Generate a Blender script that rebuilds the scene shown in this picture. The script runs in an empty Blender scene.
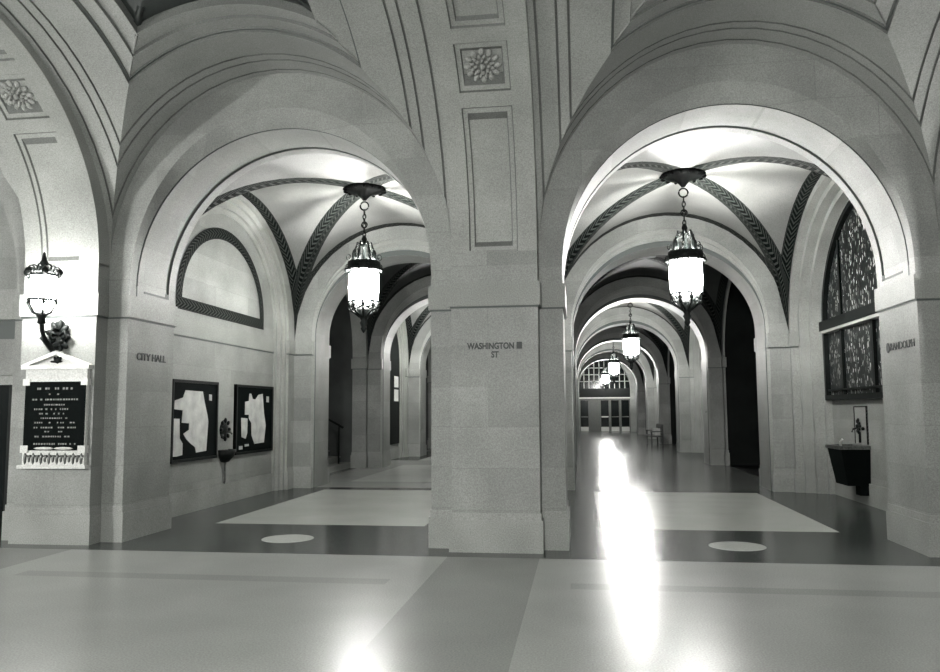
import bpy, math, random
from math import sin, cos, pi, sqrt, radians, atan2
from mathutils import Vector, Matrix
random.seed(7)
S = bpy.context.scene
COL = S.collection

# ------------------------------------------------------------------ camera, world, exposure
CAM_H = 1.6
cd = bpy.data.cameras.new('camera'); cam = bpy.data.objects.new('camera', cd); COL.objects.link(cam)
cd.sensor_width = 36.0; cd.lens = 797.28 / 940 * 36.0; cd.clip_end = 200
cam.location = (0, 0, CAM_H)
_y, _p, _r = radians(7.837), radians(5.343), radians(.317)
fwd = Vector((-sin(_y)*cos(_p), cos(_y)*cos(_p), sin(_p))); rgt = Vector((cos(_y), sin(_y), 0)); up = rgt.cross(fwd)
r2 = rgt*cos(_r) - up*sin(_r); u2 = rgt*sin(_r) + up*cos(_r)
cam.rotation_euler = Matrix((r2, u2, -fwd)).transposed().to_euler()
S.camera = cam
S.view_settings.view_transform = 'Standard'; S.view_settings.look = 'None'
S.view_settings.gamma = 1.0; S.view_settings.use_curve_mapping = False
S.view_settings.exposure = 0.0
w = bpy.data.worlds.new('world'); S.world = w; w.use_nodes = True
w.node_tree.nodes['Background'].inputs[0].default_value = (.02, .025, .024, 1)
w.node_tree.nodes['Background'].inputs[1].default_value = 0.0
LAMP = 185.0          # emission of the corridor lantern glass
BULB = 800.0         # watts of the bulb above each glass
SCONCE = 210.0        # emission of the wall lantern glass
FILL = 2500.0         # emission of the added lanterns that fill in unseen hall light

# ------------------------------------------------------------------ materials
def newmat(name):
    m = bpy.data.materials.new(name); m.use_nodes = True
    nt = m.node_tree; b = nt.nodes['Principled BSDF']
    return m, nt, b
def N(nt, t, **k):
    n = nt.nodes.new(t)
    for a, v in k.items(): setattr(n, a, v)
    return n
def ramp(nt, pts):
    r = N(nt, 'ShaderNodeValToRGB'); e = r.color_ramp.elements
    while len(e) < len(pts): e.new(.5)
    for i, (p, c) in enumerate(pts): e[i].position = p; e[i].color = (*c, 1)
    return r
def stone(name, base, rough=.55, mottle=.10, joints=False, scale=1.0, spec=.35, grain=.2):
    """pale limestone: fine speckle, larger cloudy mottling, optional faint ashlar joints"""
    m, nt, b = newmat(name); L = nt.links
    geo = N(nt, 'ShaderNodeNewGeometry')
    n1 = N(nt, 'ShaderNodeTexNoise'); n1.inputs['Scale'].default_value = 75*scale; n1.inputs['Detail'].default_value = 3
    n2 = N(nt, 'ShaderNodeTexNoise'); n2.inputs['Scale'].default_value = 1.3*scale; n2.inputs['Detail'].default_value = 5
    for n in (n1, n2): L.new(geo.outputs['Position'], n.inputs['Vector'])
    lo = tuple(c*(1-mottle*2.2) for c in base); hi = tuple(min(1, c*(1+mottle)) for c in base)
    r = ramp(nt, [(.3, lo), (.7, hi)]); L.new(n2.outputs['Fac'], r.inputs['Fac'])
    g = ramp(nt, [(.3, (1-grain*2,)*3), (.7, (1+grain*.0,)*3)]); L.new(n1.outputs['Fac'], g.inputs['Fac'])
    mx = N(nt, 'ShaderNodeMix', data_type='RGBA', blend_type='MULTIPLY'); mx.inputs[0].default_value = 1
    L.new(r.outputs[0], mx.inputs[6]); L.new(g.outputs[0], mx.inputs[7]); out = mx.outputs[2]
    if joints:
        sep = N(nt, 'ShaderNodeSeparateXYZ'); L.new(geo.outputs['Position'], sep.inputs[0])
        ad = N(nt, 'ShaderNodeMath', operation='ADD'); L.new(sep.outputs[0], ad.inputs[0]); L.new(sep.outputs[1], ad.inputs[1])
        cb = N(nt, 'ShaderNodeCombineXYZ'); L.new(ad.outputs[0], cb.inputs[0]); L.new(sep.outputs[2], cb.inputs[1])
        bk = N(nt, 'ShaderNodeTexBrick'); L.new(cb.outputs[0], bk.inputs['Vector'])
        bk.inputs['Color1'].default_value = (1, 1, 1, 1); bk.inputs['Color2'].default_value = (.76, .76, .76, 1)
        bk.inputs['Mortar'].default_value = (.74, .74, .74, 1); bk.inputs['Scale'].default_value = 1
        bk.inputs['Brick Width'].default_value = 1.35; bk.inputs['Row Height'].default_value = .47
        bk.inputs['Mortar Size'].default_value = .005; bk.inputs['Mortar Smooth'].default_value = .3
        m2 = N(nt, 'ShaderNodeMix', data_type='RGBA', blend_type='MULTIPLY'); m2.inputs[0].default_value = .8
        L.new(out, m2.inputs[6]); L.new(bk.outputs['Color'], m2.inputs[7]); out = m2.outputs[2]
    L.new(out, b.inputs['Base Color']); b.inputs['Roughness'].default_value = rough
    b.inputs['Specular IOR Level'].default_value = spec
    return m
def plain(name, c, rough=.5, metal=0, noise=0, spec=.5):
    m, nt, b = newmat(name)
    b.inputs['Base Color'].default_value = (*c, 1); b.inputs['Roughness'].default_value = rough
    b.inputs['Metallic'].default_value = metal; b.inputs['Specular IOR Level'].default_value = spec
    if noise:
        t = N(nt, 'ShaderNodeTexNoise'); t.inputs['Scale'].default_value = 30; t.inputs['Detail'].default_value = 4
        r = ramp(nt, [(.3, tuple(x*(1-noise) for x in c)), (.7, tuple(min(1, x*(1+noise)) for x in c))])
        tc = N(nt, 'ShaderNodeTexCoord'); nt.links.new(tc.outputs['Object'], t.inputs['Vector'])
        nt.links.new(t.outputs['Fac'], r.inputs['Fac']); nt.links.new(r.outputs[0], b.inputs['Base Color'])
    return m
def glow(name, c, s):
    m, nt, b = newmat(name)
    b.inputs['Base Color'].default_value = (.8, .8, .78, 1); b.inputs['Emission Color'].default_value = (*c, 1)
    b.inputs['Emission Strength'].default_value = s
    return m
def chevron(name, light, dark, freq=9.0, slant=.55):
    """mosaic band: UV u runs along the band in metres, v across it from 0 to 1"""
    m, nt, b = newmat(name); L = nt.links
    uv = N(nt, 'ShaderNodeUVMap'); sp = N(nt, 'ShaderNodeSeparateXYZ'); L.new(uv.outputs[0], sp.inputs[0])
    def M(op, a, bb=None, c=None):
        n = N(nt, 'ShaderNodeMath', operation=op)
        for i, v in enumerate((a, bb, c)):
            if v is None: continue
            if isinstance(v, (int, float)): n.inputs[i].default_value = v
            else: L.new(v, n.inputs[i])
        return n.outputs[0]
    av = M('ABSOLUTE', M('SUBTRACT', sp.outputs[1], .5))
    ph = M('FRACT', M('ADD', M('MULTIPLY', sp.outputs[0], freq), M('MULTIPLY', av, slant*6)))
    on = M('GREATER_THAN', ph, .62)
    inner = M('LESS_THAN', av, .36)
    line = M('MULTIPLY', M('GREATER_THAN', av, .40), M('LESS_THAN', av, .44))
    f = M('MAXIMUM', M('MULTIPLY', on, inner), line)
    mx = N(nt, 'ShaderNodeMix', data_type='RGBA'); L.new(f, mx.inputs[0])
    mx.inputs[6].default_value = (*dark, 1); mx.inputs[7].default_value = (*light, 1)
    L.new(mx.outputs[2], b.inputs['Base Color']); b.inputs['Roughness'].default_value = .6; b.inputs['Specular IOR Level'].default_value = .04
    return m
M_WALL = stone('ashlar_limestone', (.28, .290, .276), joints=True)
M_TRIM = stone('trim_limestone', (.30, .310, .294))
M_VAULT = stone('vault_limestone', (.28, .289, .276), mottle=.07)
M_CORR = stone('corridor_vault_plaster', (.18, .184, .176), mottle=.08, rough=.6)
M_BAND = stone('impost_stone', (.25, .260, .245), mottle=.06)
M_LINE = plain('dark_line', (.05, .06, .057), .6)  # dark lines along grooves, panel edges and under imposts
M_LINE2 = stone('relief_shade_line', (.125, .132, .125), rough=.7)  # shade of the relief put into the colour of grooves and steps
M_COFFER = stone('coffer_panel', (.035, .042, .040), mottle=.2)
M_MOSAIC = chevron('herringbone_mosaic', (.040, .043, .040), (.0015, .0028, .0026))
M_BRONZE = plain('dark_bronze', (.004, .0055, .005), .55, 0, .3, .15)
M_BRASS = plain('aged_metal', (.10, .105, .10), .4, .7, .4)
M_BRASS2 = plain('door_metal', (.08, .085, .08), .5, 0, .3)
M_BLACK = plain('black_enamel', (.0022, .0036, .0034), .7, 0, 0, .04)
M_WOOD = plain('dark_wood', (.018, .021, .020), .5, 0, .4)
M_DARKS = stone('passage_shade_stone', (.05, .056, .053), mottle=.2)  # western passage: its gloom is put into the stone colour
M_DARKW = stone('passage_shade_black', (.010, .012, .0115), mottle=.2, spec=.05)  # eastern passage: unlit stone, the darkness painted in as near black
M_CORRB = stone('unlit_vault_plaster', (.055, .06, .057), mottle=.15, spec=.1)  # vault of the lampless bays, their shade put into the colour
M_ROSE = plain('blackened_iron', (.0012, .0016, .0015), .7, 0, .2, .05)
M_WHITE = stone('white_marble', (.62, .63, .605), mottle=.05, rough=.4)
M_PAPER = stone('map_paper', (.5, .51, .49), mottle=.12, rough=.7, scale=4)
M_LETTER = plain('lettering_paint', (.02, .024, .023), .6)
M_GILT = plain('raised_letters', (.14, .145, .135), .5)
M_GLOW = glow('lantern_glass', (1, .99, .96), LAMP)
M_GLOW2 = glow('wall_lantern_glass', (1, .99, .96), SCONCE)
M_GLOWR = glow('fill_lantern_glass', (1, .99, .96), FILL)
M_PANE = plain('dark_glass', (.005, .007, .007), .1, 0, 0, .25)

def floor_mat(name, base, rough, spec=.42):
    m = stone(name, base, rough=rough, mottle=.035, spec=spec, scale=1.0, grain=.15)
    return m
F_LIGHT = floor_mat('floor_pale_terrazzo', (.30, .312, .295), .27, .30)
F_MID = floor_mat('floor_grey_terrazzo', (.22, .232, .216), .27, .30)
F_FRAME = floor_mat('floor_frame_terrazzo', (.25, .262, .246), .27, .30)
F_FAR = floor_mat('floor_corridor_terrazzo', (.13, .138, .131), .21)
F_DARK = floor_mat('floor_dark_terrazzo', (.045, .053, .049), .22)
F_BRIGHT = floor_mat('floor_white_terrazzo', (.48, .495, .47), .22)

def leaded():
    m, nt, b = newmat('leaded_glass'); L = nt.links
    geo = N(nt, 'ShaderNodeNewGeometry')
    mp = N(nt, 'ShaderNodeMapping'); mp.inputs['Scale'].default_value = (1, 17, 6.5); L.new(geo.outputs['Position'], mp.inputs[0])
    v = N(nt, 'ShaderNodeTexVoronoi', feature='F1'); v.inputs['Scale'].default_value = 1.6; L.new(mp.outputs[0], v.inputs['Vector'])
    e = N(nt, 'ShaderNodeTexVoronoi', feature='DISTANCE_TO_EDGE'); e.inputs['Scale'].default_value = 1.6; L.new(mp.outputs[0], e.inputs['Vector'])
    bw = N(nt, 'ShaderNodeSeparateColor'); L.new(v.outputs['Color'], bw.inputs[0])
    r = ramp(nt, [(0, (.008, .011, .011)), (.62, (.004, .006, .0055)), (.74, (.07, .076, .07)), (1, (.5, .51, .49))]); L.new(bw.outputs[0], r.inputs[0])
    g = N(nt, 'ShaderNodeMath', operation='GREATER_THAN'); L.new(e.outputs['Distance'], g.inputs[0]); g.inputs[1].default_value = .10
    mx = N(nt, 'ShaderNodeMix', data_type='RGBA'); L.new(g.outputs[0], mx.inputs[0])
    mx.inputs[6].default_value = (.008, .01, .01, 1); L.new(r.outputs[0], mx.inputs[7])
    L.new(mx.outputs[2], b.inputs['Base Color']); b.inputs['Roughness'].default_value = .45; b.inputs['Specular IOR Level'].default_value = .12
    return m
M_LEAD = leaded()

# ------------------------------------------------------------------ mesh builder
class MB:
    def __init__(s): s.v = []; s.f = []; s.m = []; s.uv = {}; s.sm = []
    def add(s, vs, fs, mi=0, smooth=False, uvs=None):
        o = len(s.v); s.v += [tuple(p) for p in vs]
        for i, f in enumerate(fs):
            s.f.append([a+o for a in f]); s.m.append(mi if isinstance(mi, int) else mi[i]); s.sm.append(smooth)
            if uvs: s.uv[len(s.f)-1] = uvs[i]
    def quad(s, a, b, c, d, mi=0, uv=None): s.add([a, b, c, d], [[0, 1, 2, 3]], mi, False, [uv] if uv else None)
    def box(s, a, b, mi=0):
        x0, y0, z0 = a; x1, y1, z1 = b
        s.add([(x0,y0,z0),(x1,y0,z0),(x1,y1,z0),(x0,y1,z0),(x0,y0,z1),(x1,y0,z1),(x1,y1,z1),(x0,y1,z1)],
              [[0,3,2,1],[4,5,6,7],[0,1,5,4],[1,2,6,5],[2,3,7,6],[3,0,4,7]], mi)
    def prism(s, pts, z0, z1, mi=0, T=lambda p: p):
        """polygon pts (u,v) extruded from z0 to z1; T maps (u,v,z) to the place"""
        n = len(pts)
        s.add([T((u, v, z0)) for u, v in pts] + [T((u, v, z1)) for u, v in pts],
              [list(range(n))[::-1], list(range(n, 2*n))] + [[i, (i+1) % n, n+(i+1) % n, n+i] for i in range(n)], mi)
    def lathe(s, prof, c=(0,0,0), n=24, mi=0, smooth=True):
        vs = []; fs = []
        for r, z in prof:
            for k in range(n): a = 2*pi*k/n; vs.append((c[0]+r*cos(a), c[1]+r*sin(a), c[2]+z))
        for i in range(len(prof)-1):
            for k in range(n): k2 = (k+1) % n; fs.append([i*n+k, i*n+k2, (i+1)*n+k2, (i+1)*n+k])
        s.add(vs, fs, mi, smooth)
    def tube(s, path, r, n=8, mi=0, closed=False):
        P = [Vector(p) for p in path]; m = len(P); vs = []; fs = []
        R = r if isinstance(r, (list, tuple)) else [r]*m
        for i in range(m):
            t = (P[(i+1) % m]-P[i-1]) if closed else (P[min(i+1, m-1)]-P[max(i-1, 0)])
            t.normalize(); a = Vector((0,0,1)) if abs(t.z) < .9 else Vector((1,0,0))
            e1 = t.cross(a).normalized(); e2 = t.cross(e1)
            for k in range(n):
                q = P[i]+(e1*cos(2*pi*k/n)+e2*sin(2*pi*k/n))*R[i]; vs.append(tuple(q))
        last = m if closed else m-1
        for i in range(last):
            j = (i+1) % m
            for k in range(n): k2 = (k+1) % n; fs.append([i*n+k, j*n+k, j*n+k2, i*n+k2])
        if not closed: fs += [list(range(n)), list(range((m-1)*n, m*n))[::-1]]
        s.add(vs, fs, mi, True)
    def ball(s, c, r, mi=0, n=10, k=6, ax=None):
        """ellipsoid; r is (rx,ry,rz); ax an optional 3x3 rotation"""
        if isinstance(r, (int, float)): r = (r, r, r)
        vs = []; fs = []
        for i in range(k+1):
            a = pi*i/k
            for j in range(n):
                p = Vector((r[0]*sin(a)*cos(2*pi*j/n), r[1]*sin(a)*sin(2*pi*j/n), r[2]*cos(a)))
                if ax is not None: p = ax @ p
                vs.append((c[0]+p.x, c[1]+p.y, c[2]+p.z))
        for i in range(k):
            for j in range(n): fs.append([i*n+j, (i+1)*n+j, (i+1)*n+(j+1) % n, i*n+(j+1) % n])
        s.add(vs, fs, mi, True)
    def build(s, name, mats, parent=None, merge=True):
        me = bpy.data.meshes.new(name); me.from_pydata(s.v, [], s.f)
        for m in (mats if isinstance(mats, (list, tuple)) else [mats]): me.materials.append(m)
        for i, p in enumerate(me.polygons): p.material_index = s.m[i]; p.use_smooth = s.sm[i]
        if s.uv:
            ul = me.uv_layers.new(name='UVMap')
            for i, u in s.uv.items():
                for li, q in zip(me.polygons[i].loop_indices, u): ul.data[li].uv = q
        me.update(); me.validate()
        o = bpy.data.objects.new(name, me); COL.objects.link(o)
        if parent is not None: o.parent = parent
        return o
def structure(o): o['kind'] = 'structure'; return o
def thing(name, loc, label, cat, group=None, rz=0):
    o = bpy.data.objects.new(name, None); COL.objects.link(o); o.location = loc; o.rotation_euler = (0, 0, rz)
    o.empty_display_size = .2
    return tag(o, label, cat, group)
def tag(o, label, cat, group=None):
    o['label'] = label; o['category'] = cat
    if group: o['group'] = group
    return o
def copy_thing(root, loc, label, rz=0):
    r = root.copy(); COL.objects.link(r); r.location = loc; r.rotation_euler = (0, 0, rz); r['label'] = label
    for ch in list(root.children):
        c = ch.copy(); COL.objects.link(c); c.parent = r
        for g in list(ch.children): d = g.copy(); COL.objects.link(d); d.parent = c
    return r

# ------------------------------------------------------------------ dimensions (metres; y runs down the corridors)
D, T = 9.39, 1.15
W = 3.913; HW = W/2
XC, PW = -.975, .788
PITCH = W + 2*PW
AXR = XC + PW + HW; AXL = XC - PW - HW
ZI0, ZI1 = 2.81, 3.09
ZS = 3.45
ZA = 3.22                       # springing of the corridor arches
VZ = 3.12                       # springing of the corridor vaults
PJ = .24; PIL = .505
LBAY = 5.79; TA = 1.2; PER = 14.56
YA = D + T                      # start of first lamp bay
BBAY = PER - LBAY - 2*TA
VH = HW + .36                   # vault half width in corridors
VR = 2.41                       # vault rise

# ------------------------------------------------------------------ architecture helpers
def arch_pts(c, h, zs, rise, n=40):
    return [(c - h*cos(pi*i/n), zs + rise*sin(pi*i/n)) for i in range(n+1)]
def arch_wall(mb, P, d0, d1, u0, u1, zt, c, h, zs, rise, soffit=None, mi=0, stepped=False, z0=0, back=True):
    """wall with an arched opening. P(u,d,z) maps to the place. d0 front face, d1 back face. soffit: [(d, extra radius, material)]"""
    A = arch_pts(c, h, zs, rise)
    for d in ((d0, d1) if back else (d0,)):
        mb.quad(P(u0,d,z0), P(c-h,d,z0), P(c-h,d,zs), P(u0,d,zs), mi); mb.quad(P(c+h,d,z0), P(u1,d,z0), P(u1,d,zs), P(c+h,d,zs), mi)
        mb.quad(P(u0,d,zs), P(c-h,d,zs), P(c-h,d,zt), P(u0,d,zt), mi); mb.quad(P(c+h,d,zs), P(u1,d,zs), P(u1,d,zt), P(c+h,d,zt), mi)
        for (a, z), (b, y) in zip(A, A[1:]):
            mb.quad(P(a,d,z), P(b,d,y), P(b,d,zt), P(a,d,zt), mi)
    for s in (-1, 1):
        if stepped:
            for (da, ea, m_), (db, eb, _) in zip(soffit, soffit[1:]):
                ua, ub = [c+s*(h+(e[0] if isinstance(e, tuple) else e)) for e in (ea, eb)]
                mb.quad(P(ua,da,z0), P(ub,db,z0), P(ub,db,zs), P(ua,da,zs), m_)
        else: mb.quad(P(c+s*h,d0,z0), P(c+s*h,d1,z0), P(c+s*h,d1,zs), P(c+s*h,d0,zs), mi)
    prof = soffit or [(d0, 0, mi), (d1, 0, mi)]
    for (da, ea, m_), (db, eb, _) in zip(prof, prof[1:]):
        ea, eb = [e if isinstance(e, tuple) else (e, e) for e in (ea, eb)]
        Aa = arch_pts(c, h+ea[0], zs, rise+ea[1]); Ab = arch_pts(c, h+eb[0], zs, rise+eb[1])
        n = len(Aa)
        mb.add([P(u,da,z) for u, z in Aa] + [P(u,db,z) for u, z in Ab], [[i, i+1, n+i+1, n+i] for i in range(n-1)], m_, True)
PX = lambda u, d, z: (u, d, z)           # wall across the corridor: u = x, d = y
PY = lambda u, d, z: (d, u, z)           # wall along the corridor: u = y, d = x
def course(mb, x0, y0, x1, y1, plinth=True, mi=2, base=3):
    """impost band and plinth round one block of masonry"""
    e = .03
    mb.box((x0-e, y0-e, ZI0), (x1+e, y1+e, ZI1), mi)
    mb.box((x0-.012, y0-.012, ZI0-.022), (x1+.012, y1+.012, ZI0), 1)
    if plinth:
        mb.box((x0-e, y0-e, 0), (x1+e, y1+e, .36), base); mb.box((x0-e*.4, y0-e*.4, .36), (x1+e*.4, y1+e*.4, .44), base)
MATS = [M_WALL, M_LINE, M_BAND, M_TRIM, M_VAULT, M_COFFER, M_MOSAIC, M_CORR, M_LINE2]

# ------------------------------------------------------------------ floor
def grid_floor():
    mb = MB()
    X0, X1, Y0, Y1 = -12.6, 10.6, -3.4, 62
    xs = {X0, X1}; ys = {Y0, Y1}
    rects = []       # later rectangles win: x0,y0,x1,y1,material
    def R(x0, y0, x1, y1, m): rects.append((x0, y0, x1, y1, m)); xs.update((x0, x1)); ys.update((y0, y1))
    R(X0, Y0, X1, Y1, 1)
    R(X0, Y0, X1, D-.55, 0)
    for k in range(-2, 3):                          # bands under the transverse ribs
        xc = XC + k*PITCH
        R(xc-PIL, Y0, xc+PIL, D-.55, 1)
    for k in range(-1, 3):                          # frames in the hall bays
        xc = XC + (k-.5)*PITCH; h = PITCH/2-PIL
        R(xc-h+.35, D-2.0, xc+h-.35, D-1.76, 4)
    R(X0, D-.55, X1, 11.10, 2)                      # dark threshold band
    for ax in (AXR, AXL):
        for i in range(4):
            y0 = YA + i*PER
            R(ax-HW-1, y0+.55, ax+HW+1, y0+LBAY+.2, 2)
            R(ax-HW+.42, y0+.56, ax+HW-.42, y0+LBAY-.26, 3 if i == 0 or ax == AXL else 5)  # western panels paler throughout: lamp glare put into the floor colour
            R(ax-HW-.6, y0+LBAY+.2, ax+HW+.6, y0+PER+.55, 5 if ax == AXR else 0)  # western floor between bays likewise carries lamp glare in its colour
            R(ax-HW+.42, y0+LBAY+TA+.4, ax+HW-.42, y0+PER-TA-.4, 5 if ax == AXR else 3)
    xs = sorted(xs); ys = sorted(ys)
    for i in range(len(xs)-1):
        for j in range(len(ys)-1):
            cx, cy = (xs[i]+xs[i+1])/2, (ys[j]+ys[j+1])/2; m = 1
            for r in rects:
                if r[0] < cx < r[2] and r[1] < cy < r[3]: m = r[4]
            mb.quad((xs[i],ys[j],0),(xs[i+1],ys[j],0),(xs[i+1],ys[j+1],0),(xs[i],ys[j+1],0), m)
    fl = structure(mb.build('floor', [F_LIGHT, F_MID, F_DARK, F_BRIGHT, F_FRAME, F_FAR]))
    for x in (AXR, AXL):
        d = MB(); d.lathe([(0, .003), (.32, .003), (.325, 0)], (x+.02, 9.87, 0), 48, 0, False)
        d.build('inlay_disc', F_BRIGHT, fl)
grid_floor()

# ------------------------------------------------------------------ arcade wall between hall and corridors
def arcade():
    for k, ax in ((0, AXR), (1, AXL), (2, AXL-PITCH), (3, AXR+PITCH)):
        mb = MB()
        sp = lambda e: (e, e-.22)                    # the soffit splays down from the face to the first line
        so = [(D, 0, 0), (D+.15, sp(0), 1), (D+.155, sp(.02), 1), (D+.178, sp(.02), 1), (D+.183, sp(0), 0), (D+T-.26, sp(0), 1), (D+T-.255, sp(.025), 4),
              (D+T-.18, sp(.025), 1), (D+T-.175, sp(0), 0), (D+T, sp(0), 0)]
        arch_wall(mb, PX, D, D+T, ax-PITCH/2, ax+PITCH/2, 6.3, ax, HW, ZA, HW+.27, so)
        for s in (-1, 1):                            # return of the sunk panel at the foot of the arch, on the reveal
            x = ax + s*HW
            mb.box((min(x, x-s*.004), D+.34, ZA-.06), (max(x, x-s*.004), D+T-.175, ZA-.035), 1)
            mb.box((min(x, x-s*.004), D+T-.26, ZA-.06), (max(x, x-s*.004), D+T-.175, ZA+.01), 1)
            mb.box((min(x, x-s*.004), D+.155, ZI1), (max(x, x-s*.004), D+.178, ZA+.01), 1)
        structure(mb.build(['wall_front','wall_front','wall_front','wall_front'][k], MATS))
    for k in range(-2, 3):                            # piers: impost, plinth and the pilaster towards the hall
        xc = XC + k*PITCH; mb = MB()
        course(mb, xc-PW, D, xc+PW, D+T)
        mb.box((xc-PIL, D-PJ, 0), (xc+PIL, D, ZS+.02), 0)
        course(mb, xc-PIL, D-PJ, xc+PIL, D+.05)
        structure(mb.build('pillar', MATS))
arcade()

# ------------------------------------------------------------------ hall vaults with sunk mouldings, and the panelled ribs
YC, AF, AR, HB, RISE = 6.49, 2.90, 9.6, PITCH/2-PIL, 2.45
def hall_vault(ax):
    mb = MB()
    T_ = [.02, .2, .36, .45, .452, .53, .533, .605, .608, .616, .618, .72, .806, .808, .816, .818, .862, .864, .872, .874, .93, .957, .959, .967, .969, 1.0]
    Dl = [.17]*4 + [.08, .08, .045, .045, .025, .025, 0, 0, 0, .022, .022, 0, 0, .022, .022, 0, 0, 0, .02, .02, 0, 0]
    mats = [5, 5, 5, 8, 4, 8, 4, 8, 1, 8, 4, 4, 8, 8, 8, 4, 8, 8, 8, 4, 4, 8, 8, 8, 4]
    n = 22
    def pt(cell, s, t, d):
        m = abs(s)*t; m = min(m, 1); cz = sqrt(max(0, 1-m*m))
        if cell in (0, 2): x, y = s*t, (t if cell == 0 else -t); dx, dy = math.copysign(m, s)*d, 0
        else: x, y = (t if cell == 1 else -t), s*t; dx, dy = 0, math.copysign(m, s)*d
        if abs(s) > .999: dx *= .5; dy *= .5; dx, dy = (math.copysign(m*d*.5, x), math.copysign(m*d*.5, y))
        return (ax + x*HB + dx, YC + y*(AF if y > 0 else AR) + dy, ZS + cz*RISE + cz*d)
    S_ = [sin(pi/2*(-1+2*i/n)) for i in range(n+1)]
    for cell in range(4):
        for i in range(len(T_)-1):
            a = [pt(cell, s, T_[i], Dl[i]) for s in S_]; b = [pt(cell, s, T_[i+1], Dl[i+1]) for s in S_]
            mb.add(a+b, [[j, j+1, n+1+j+1, n+1+j] for j in range(n)], mats[i], True)
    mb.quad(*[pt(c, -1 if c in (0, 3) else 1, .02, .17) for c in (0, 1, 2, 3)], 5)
    structure(mb.build('ceiling_vault', MATS))
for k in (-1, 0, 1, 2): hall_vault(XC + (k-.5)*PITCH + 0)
RA, RAR, RB = AF-PJ, AR-.2, 2.38
def rib_pt(xc, x, th, h):
    """th from 0 at the front springing to pi at the rear springing; h is how far sunk into the rib"""
    c_, s_ = cos(th), sin(th); a = RA if c_ > 0 else RAR
    return (xc + x, YC + c_*(a+h), ZS + s_*(RB+h))
def rosette(parent, c, nrm, tan, bit, r=.2):
    ax = Matrix((bit, tan, nrm)).transposed(); mb = MB()
    def put(px, py, pz, rr, rot): mb.ball(Vector(c) + bit*px + tan*py + nrm*pz, rr, 0, 8, 5, ax @ Matrix.Rotation(rot, 3, 'Z'))
    for k in range(12): a = 2*pi*k/12; put(r*.80*cos(a), r*.80*sin(a), .012, (r*.24, r*.17, .03), a)
    for k in range(12): a = 2*pi*(k+.5)/12; put(r*.56*cos(a), r*.56*sin(a), .018, (r*.16, r*.10, .03), a)
    for k in range(8): a = 2*pi*k/8; put(r*.36*cos(a), r*.36*sin(a), .028, (r*.13, r*.11, .035), a)
    put(0, 0, .03, (r*.17, r*.17, .045), 0)
    mb.build('rosette', M_TRIM, parent)
def rib(xc, full):
    mb = MB(); d = radians
    panels = [(d(-.9), d(39.5)), (d(43.5), d(56.5)), (d(60.5), d(97))]
    xo, xi, st = .285, .225, .012
    xb = [-PIL, -xo, -xo+st, -xi, -xi+st, xi-st, xi, xo-st, xo, PIL]
    tb = set(d(i*3) for i in range(0, 61))
    for a, b in panels:
        a2 = max(a, 0)
        for q in (a2+.0, a2+.006, a2+.022, a2+.028, b-.028, b-.022, b-.006, b): tb.add(q)
    tb = sorted(tb)
    def hgt(x, th):
        for a, b in panels:
            a = max(a, 0)
            if abs(x) < xo+1e-6 and a-1e-6 <= th <= b+1e-6:
                q = min(xo-abs(x), (min(th-a, b-th))*2.4)
                if q < .003: return 0
                if q < .0135: return .022 if q > .008 else 0
                if q < xo-xi-.002: return .022
                return .045 if q > xo-xi+.008 else .022
        return 0
    V = [[rib_pt(xc, x, t, hgt(x, t)) for x in xb] for t in tb]; H_ = [[hgt(x, t) for x in xb] for t in tb]
    for i in range(len(tb)-1):
        for j in range(len(xb)-1):
            hs = [H_[i][j], H_[i][j+1], H_[i+1][j+1], H_[i+1][j]]
            mi = 8 if max(hs)-min(hs) > .01 else 3  # step faces take the darker colour that paints their shade
            mb.quad(V[i][j], V[i][j+1], V[i+1][j+1], V[i+1][j], mi)
    for s in (-1, 1):                                # cheeks of the rib up to the vault
        for a, b in zip(tb, tb[1:]):
            def vp(t): return (xc+s*PIL, YC+cos(t)*(AF if cos(t) > 0 else AR), ZS+sin(t)*(RISE+.03))
            mb.quad(rib_pt(xc, s*PIL, a, 0), rib_pt(xc, s*PIL, b, 0), vp(b), vp(a), 3)
    o = structure(mb.build('ceiling_rib', MATS))
    th = d(50); c = rib_pt(xc, 0, th, .045)
    nrm = Vector((0, -cos(th)/RA, -sin(th)/RB)).normalized(); bit = Vector((1, 0, 0)); tan = nrm.cross(bit)
    rosette(o, c, nrm, tan, bit)
for k in range(-2, 3): rib(XC + k*PITCH, True)

# enclosing walls of the hall behind and beside the viewer
mb = MB(); mb.box((-12.6, -3.6, 0), (10.6, -3.1, 6.3)); structure(mb.build('wall_back', MATS))
mb = MB(); mb.box((-12.9, -3.6, 0), (-12.45, D, 6.3)); structure(mb.build('wall_left', MATS))
mb = MB(); mb.box((10.5, -3.6, 0), (10.95, D, 6.3)); structure(mb.build('wall_right', MATS))

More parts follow.
